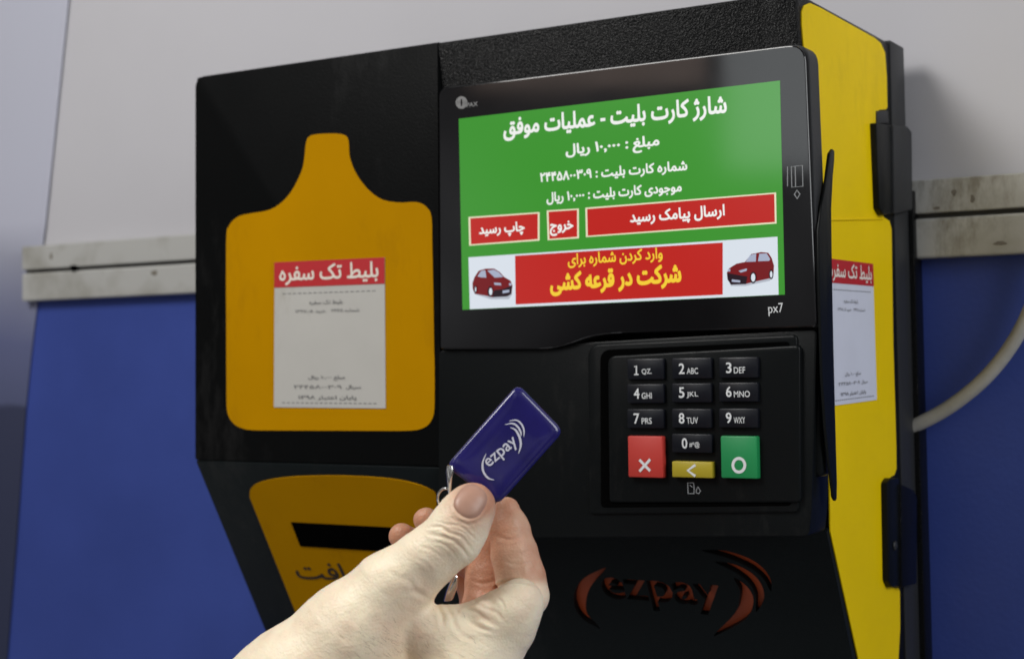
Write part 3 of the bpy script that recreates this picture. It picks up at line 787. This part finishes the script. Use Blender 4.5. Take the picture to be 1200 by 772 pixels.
PROX = [(609, 705, -.5, 27.5), (599, 720, -.5, 30), (583, 740, 3, 35), (552, 785, 3, 52), (500, 850, 8, 75), (420, 930, 12, 90)]
DIST = [(594, 597, 15.5, 15), (597, 620, 15, 22), (603, 650, 14, 25.5), (610, 676, 13, 27), (616, 697, 10, 28)]
MID = [(566, 605, 30, 19), (573, 640, 29, 22), (573, 680, 27, 25), (572, 720, 24, 30), (545, 795, 22, 48)]
RING = [(499, 609, 26, 14.5), (513, 626, 29, 18), (545, 648, 33, 20), (582, 685, 34, 24), (565, 770, 32, 42)]
LIT = [(471, 628, 34, 15.5), (488, 641, 38, 17), (522, 652, 42, 18), (565, 690, 44, 22), (560, 780, 40, 40)]
def hand_sdf(P):
    t = chain(P, THUMB, 5.0)
    w = chain(P, WEB, 5.0)
    p = chain(P, PROX, 5.0)
    base = sm(sm(t, w, 2.6), p, 5.0)
    base = sm(base, chain(P, [(548, 722, -3.5, 12), (566, 716, -5.5, 11.5), (580, 722, -6.0, 10), (586, 732, -5.5, 8)], 1.5), 1.1)
    base = sm(base, chain(P, [(560, 735, -5.0, 10), (574, 737, -6.6, 9.5), (588, 746, -5.5, 8)], 1.5), 1.3)
    i = chain(P, DIST, 3.0)
    d = sm(base, i, .9)
    for c, k in ((MID, 1.2), (RING, 1.2), (LIT, 1.2)):
        d = sm(d, chain(P, c, 4.0), k)
    return d
def surface_nets(F, org, h):
    s = F < 0
    nx, ny, nz = F.shape
    cnt = np.zeros((nx - 1, ny - 1, nz - 1), np.int8)
    for a in (0, 1):
        for b in (0, 1):
            for c in (0, 1): cnt += s[a:nx - 1 + a, b:ny - 1 + b, c:nz - 1 + c]
    act = (cnt > 0) & (cnt < 8)
    idx = -np.ones(act.shape, np.int64); I = np.argwhere(act); idx[act] = np.arange(len(I))
    acc = np.zeros((len(I), 3)); n = np.zeros(len(I))
    cor = [(a, b, c) for a in (0, 1) for b in (0, 1) for c in (0, 1)]
    for p in cor:
        for ax in range(3):
            if p[ax]: continue
            q = list(p); q[ax] = 1
            f0 = F[I[:, 0] + p[0], I[:, 1] + p[1], I[:, 2] + p[2]]; f1 = F[I[:, 0] + q[0], I[:, 1] + q[1], I[:, 2] + q[2]]
            m = (f0 < 0) != (f1 < 0); t = np.where(m, f0 / np.where(m, f0 - f1, 1), 0)
            pos = np.array(p, float)[None] + 0 * acc; pos[:, ax] += t
            acc += pos * m[:, None]; n += m
    Vv = (I + acc / n[:, None]) * h + org
    faces = []
    for ax in range(3):
        o1, o2 = [(1, 2), (2, 0), (0, 1)][ax]
        sl0 = [slice(None)] * 3; sl1 = [slice(None)] * 3
        sl0[ax] = slice(0, -1); sl1[ax] = slice(1, None)
        a = s[tuple(sl0)]; b = s[tuple(sl1)]
        E = np.argwhere(a != b)
        E = E[(E[:, o1] > 0) & (E[:, o2] > 0) & (E[:, o1] < F.shape[o1] - 1) & (E[:, o2] < F.shape[o2] - 1)]
        def g(d1, d2):
            q = E.copy(); q[:, o1] -= d1; q[:, o2] -= d2
            return idx[q[:, 0], q[:, 1], q[:, 2]]
        quad_ = np.stack([g(1, 1), g(0, 1), g(0, 0), g(1, 0)], 1)
        fl_ = a[E[:, 0], E[:, 1], E[:, 2]]
        quad_[~fl_] = quad_[~fl_][:, ::-1]
        faces.append(quad_)
    return Vv, np.vstack(faces)
h = .62
u0, u1, v0, v1, e0, e1 = 190 * K, 662 * K, 552 * K, 900 * K, -30, 66
gx = np.arange(u0, u1, h, dtype=np.float32); gy = np.arange(v0, v1, h, dtype=np.float32); gz = np.arange(e0, e1, h, dtype=np.float32)
G = [gx[:, None, None], gy[None, :, None], gz[None, None, :]]
Fv = hand_sdf(G).astype(np.float32)
Fv = np.broadcast_to(Fv, (len(gx), len(gy), len(gz))).copy()
for ax in range(3):                       # close the cut
    s_ = [slice(None)] * 3; s_[ax] = 0; Fv[tuple(s_)] = np.maximum(Fv[tuple(s_)], .3); s_[ax] = -1; Fv[tuple(s_)] = np.maximum(Fv[tuple(s_)], .3)
Vh, Fh = surface_nets(Fv, np.array([u0, v0, e0]), h)
del Fv
me = bpy.data.meshes.new('hand'); me.from_pydata(Vh.tolist(), [], Fh.tolist())
bm = bmesh.new(); bm.from_mesh(me)
# finer mesh where the photograph looks
fs = [f for f in bm.faces if f.calc_center_median().z < 34 and f.calc_center_median().y < 800 * K]
eds = list({e for f in fs for e in f.edges})
bmesh.ops.subdivide_edges(bm, edges=eds, cuts=1, use_grid_fill=True)
bmesh.ops.triangulate(bm, faces=[f for f in bm.faces if len(f.verts) > 4])
bm.to_mesh(me); bm.free()
n = len(me.vertices); X = np.empty(n * 3); me.vertices.foreach_get('co', X); X = X.reshape(-1, 3)
def grad(X, e=.15):
    g = np.zeros_like(X)
    for a in range(3):
        d = np.zeros(3); d[a] = e
        g[:, a] = hand_sdf((X + d).T) - hand_sdf((X - d).T)
    return g / (np.linalg.norm(g, axis=1, keepdims=True) + 1e-9)
inside = (X[:, 0] > u0 + 1) & (X[:, 1] < v1 - 1.5)
for _ in range(2):
    f_ = hand_sdf(X.T); g_n = grad(X); X = X - g_n * (f_ * inside)[:, None]
U, Vp, Ez = X[:, 0] / K, X[:, 1] / K, X[:, 2]
def seg_field(pts):
    """distance in px to a polyline, and position along it 0..1"""
    best = np.full(n, 1e9); par = np.zeros(n); pts = [p[:2] for p in smooth_line([(a, b, 0) for a, b in pts], 5)]
    m_ = len(pts) - 1
    for i in range(m_):
        a = np.array(pts[i]); b = np.array(pts[i + 1]); ba = b - a
        t = np.clip(((U - a[0]) * ba[0] + (Vp - a[1]) * ba[1]) / ba.dot(ba), 0, 1)
        d = np.hypot(U - a[0] - t * ba[0], Vp - a[1] - t * ba[1])
        w_ = d < best; best[w_] = d[w_]; par[w_] = ((i + t) / m_)[w_]
    return best, par
disp = np.zeros(n)
front = (g_n[:, 2] < .25)
def crease(pts, depth, sig, emax=20, emin=-99):
    global disp
    d, p = seg_field(pts); w_ = front & (Ez < emax) & (Ez > emin)
    env = np.sin(np.pi * np.clip(p, 0.02, .98)) ** .5
    disp -= depth * env * (np.exp(-(d / sig) ** 2) - .35 * np.exp(-((d - 2.3 * sig) / sig) ** 2)) * w_
# thumb joint wrinkles
crease([(503, 618), (516, 617), (527, 624), (541, 629), (554, 645)], .34, 1.6)
crease([(501, 625), (515, 628), (531, 633), (543, 645), (550, 655)], .30, 1.9)
crease([(512, 611), (523, 614), (539, 616), (552, 627), (560, 634)], .20, 1.3)
crease([(508, 635), (517, 636), (529, 645), (537, 657)], .16, 1.4)
crease([(527, 606), (536, 609), (548, 614), (556, 623)], .10, 1.2)
crease([(515, 621), (523, 622), (530, 628)], .16, 1.0)
crease([(532, 637), (540, 640), (546, 648)], .14, 1.0)
crease([(536, 620), (545, 625), (551, 634)], .16, 1.0)
crease([(492, 640), (505, 644), (520, 655)], .15, 1.6)
crease([(484, 652), (498, 660), (508, 672)], .10, 1.8)
# web and finger folds
crease([(541, 712), (556, 716), (570, 726), (580, 733)], .35, 2.2)
crease([(556, 704), (568, 712), (582, 718), (590, 727)], .25, 2.0)
crease([(548, 726), (562, 735), (578, 740)], .45, 2.2)
crease([(510, 706), (517, 718), (520, 734)], .45, 2.6)
crease([(520, 709), (530, 722), (535, 738)], .25, 2.4)
crease([(500, 700), (488, 694), (474, 692)], .25, 3.0)
crease([(578, 692), (586, 685), (596, 681), (608, 680), (630, 686)], .50, 1.8)
crease([(530, 597), (538, 606), (550, 610), (562, 606), (569, 598)], -.30, 1.8)
crease([(526, 602), (534, 611), (546, 615)], .12, 1.3)
crease([(478, 676), (486, 690), (500, 700)], .22, 3.0)
crease([(455, 668), (466, 676), (480, 680)], .12, 3.0)
crease([(583, 700), (590, 708), (592, 718)], .22, 1.6)
crease([(528, 728), (545, 745), (560, 752)], .20, 3.0)
crease([(590, 657), (606, 661), (622, 659)], .16, 1.8, 30)
crease([(580, 627), (596, 632), (612, 629)], .14, 1.8, 30)
crease([(552, 680), (566, 683), (580, 680)], .22, 1.8, 60, 5)
# tendon and knuckle softness
def bulge(cx, cy, r, a, emax=20):
    global disp
    disp += a * np.exp(-((U - cx) ** 2 + (Vp - cy) ** 2) / r ** 2) * (front & (Ez < emax))
bulge(497, 676, 12, -.6); bulge(470, 672, 16, .35); bulge(565, 728, 8, .5); bulge(592, 706, 14, .5); bulge(430, 700, 26, .4); bulge(520, 648, 14, -.3)
ns = np.array([noise.noise(Vector((x * .22, y * .22, z * .22))) for x, y, z in X]) if n < 400000 else 0
disp += ns * .16
X = X + g_n * disp[:, None]
def to_world(X):
    u, v, e = X[:, 0] / K, X[:, 1] / K, X[:, 2] / 1000
    r = np.stack([(u - PX) / FOC, (v - PY) / FOC, np.ones(len(u))], 1) @ ROT
    return CAM + r * (.500 + e)[:, None]
Wd = to_world(X)
me.vertices.foreach_set('co', Wd.ravel()); me.update()
bmx = bmesh.new(); bmx.from_mesh(me); bmesh.ops.recalc_face_normals(bmx, faces=bmx.faces[:]); bmx.to_mesh(me); bmx.free()
me.polygons.foreach_set('use_smooth', [True] * len(me.polygons))
# skin flush (redder finger ends), a property of the skin
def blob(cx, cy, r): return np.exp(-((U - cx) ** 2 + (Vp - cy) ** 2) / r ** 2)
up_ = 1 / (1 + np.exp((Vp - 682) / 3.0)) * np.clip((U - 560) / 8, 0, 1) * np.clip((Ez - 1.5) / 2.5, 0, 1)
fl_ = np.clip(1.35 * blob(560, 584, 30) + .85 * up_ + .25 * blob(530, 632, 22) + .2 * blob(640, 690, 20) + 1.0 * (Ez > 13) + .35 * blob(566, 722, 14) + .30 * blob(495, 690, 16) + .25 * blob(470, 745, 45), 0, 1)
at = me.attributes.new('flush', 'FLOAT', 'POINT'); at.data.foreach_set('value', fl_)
m_, t_, b_ = newmat('skin')
L = t_.links.new
an = t_.nodes.new('ShaderNodeAttribute'); an.attribute_name = 'flush'
g_ = t_.nodes.new('ShaderNodeNewGeometry')
n1_ = t_.nodes.new('ShaderNodeTexNoise'); n1_.inputs['Scale'].default_value = 90; n1_.inputs['Detail'].default_value = 6
L(g_.outputs['Position'], n1_.inputs['Vector'])
ad = t_.nodes.new('ShaderNodeMath'); ad.operation = 'MULTIPLY_ADD'; ad.inputs[1].default_value = .85; L(n1_.outputs['Fac'], ad.inputs[0])
sb = t_.nodes.new('ShaderNodeMath'); sb.operation = 'SUBTRACT'; sb.inputs[1].default_value = .40; L(an.outputs['Fac'], sb.inputs[0]); L(sb.outputs[0], ad.inputs[2])
rp = t_.nodes.new('ShaderNodeValToRGB')
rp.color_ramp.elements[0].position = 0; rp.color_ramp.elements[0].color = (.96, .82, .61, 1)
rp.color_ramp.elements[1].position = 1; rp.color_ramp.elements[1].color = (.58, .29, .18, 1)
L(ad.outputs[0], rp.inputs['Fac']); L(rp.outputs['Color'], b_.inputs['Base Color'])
b_.inputs['Roughness'].default_value = .46; b_.inputs['Specular IOR Level'].default_value = .4
b_.inputs['Subsurface Weight'].default_value = .25; b_.inputs['Subsurface Radius'].default_value = (1, .35, .2); b_.inputs['Subsurface Scale'].default_value = .0025
vo = t_.nodes.new('ShaderNodeTexVoronoi'); vo.inputs['Scale'].default_value = 1300; L(g_.outputs['Position'], vo.inputs['Vector'])
n3_ = t_.nodes.new('ShaderNodeTexNoise'); n3_.inputs['Scale'].default_value = 500; n3_.inputs['Detail'].default_value = 5; L(g_.outputs['Position'], n3_.inputs['Vector'])
mx = t_.nodes.new('ShaderNodeMath'); mx.operation = 'MULTIPLY_ADD'; mx.inputs[1].default_value = .35; L(vo.outputs['Distance'], mx.inputs[0]); L(n3_.outputs['Fac'], mx.inputs[2])
bn = t_.nodes.new('ShaderNodeBump'); bn.inputs['Strength'].default_value = .5; bn.inputs['Distance'].default_value = .0005
L(mx.outputs[0], bn.inputs['Height']); L(bn.outputs['Normal'], b_.inputs['Normal'])
M['skin'] = m_
me.materials.append(m_)
hand = bpy.data.objects.new('hand', me); COL.objects.link(hand)
hand['label'] = 'bare pale hand holding the blue key fob between thumb and index finger'; hand['category'] = 'hand'

# thumbnail: a thin curved plate seated on the thumb tip
def first_hit(u, v):
    e = -26.0
    for _ in range(70):
        d = float(hand_sdf(np.array([[u * K], [v * K], [e]]))[0])
        if d < .01: break
        e += d * .9
        if e > 3: return None
    return e
ax_ = np.array([.56, -.83]); pr_ = np.array([.83, .56]); NR, NA = 9, 28
vs, ns_ = [], []
pts = []
for i in range(NR + 1):
    for j in range(NA):
        a = 2 * math.pi * j / NA; r = i / NR
        ca, sa = math.cos(a), math.sin(a)
        sx = math.copysign(abs(ca) ** .8, ca) * 19.5 * r; sy = math.copysign(abs(sa) ** .8, sa) * 20.0 * r
        uv = np.array([551.5, 587]) + pr_ * sy * .95 + ax_ * sx * 1.08
        c_ = np.array([551.5, 587.0])
        while first_hit(*uv) is None: uv = c_ + (uv - c_) * .95
        pts.append((uv[0], uv[1], r))
Q = np.array([[u * K, v * K, first_hit(u, v)] for u, v, r in pts])
gn = grad(Q)
lift_ = np.array([.40 * (1 - max(0, (r - .72) / .28) ** 2 * 1.5) for u, v, r in pts])
Qw = to_world(Q + gn * lift_[:, None])
fc = []
for i in range(NR):
    for j in range(NA):
        a, b = i * NA + j, i * NA + (j + 1) % NA; c, d = (i + 1) * NA + (j + 1) % NA, (i + 1) * NA + j
        fc.append((a, b, c, d))
M['nail'] = mat('thumbnail_keratin', (0.44, 0.25, 0.18), 0.38, spec=.4, var=.08, vscale=150)
obj('thumbnail', Qw.tolist(), fc, M['nail'], hand, True)

# sparse short hairs on the back of the hand
rnd = random.Random(9); hv, hf = [], []
for _ in range(420):
    u = rnd.uniform(370, 560); v = rnd.uniform(705, 772)
    if rnd.random() > math.exp(-((u - 470) / 75) ** 2 - ((v - 765) / 34) ** 2): continue
    e = first_hit(u, v)
    if e is None: continue
    a = rnd.gauss(-2.5, .3); l = rnd.uniform(8, 16)
    P3 = []
    for t in (0, .5, 1):
        uu, vv = u + math.cos(a) * l * t, v + math.sin(a) * l * t * .7
        ee = first_hit(uu, vv)
        P3.append((uu * K, vv * K, (ee if ee is not None else e) - .05 - .25 * t))
    Wp = to_world(np.array(P3)); w_ = ROT[0] * .00005
    i = len(hv)
    hv += [Wp[0] - w_, Wp[0] + w_, Wp[1] - w_ * .8, Wp[1] + w_ * .8, Wp[2]]
    hf += [(i, i + 1, i + 3, i + 2), (i + 2, i + 3, i + 4)]
M['hair'] = mat('fine_hair', (0.30, 0.21, 0.13), .5)
ho = obj('hair', hv, hf, M['hair'], hand); ho['kind'] = 'stuff'
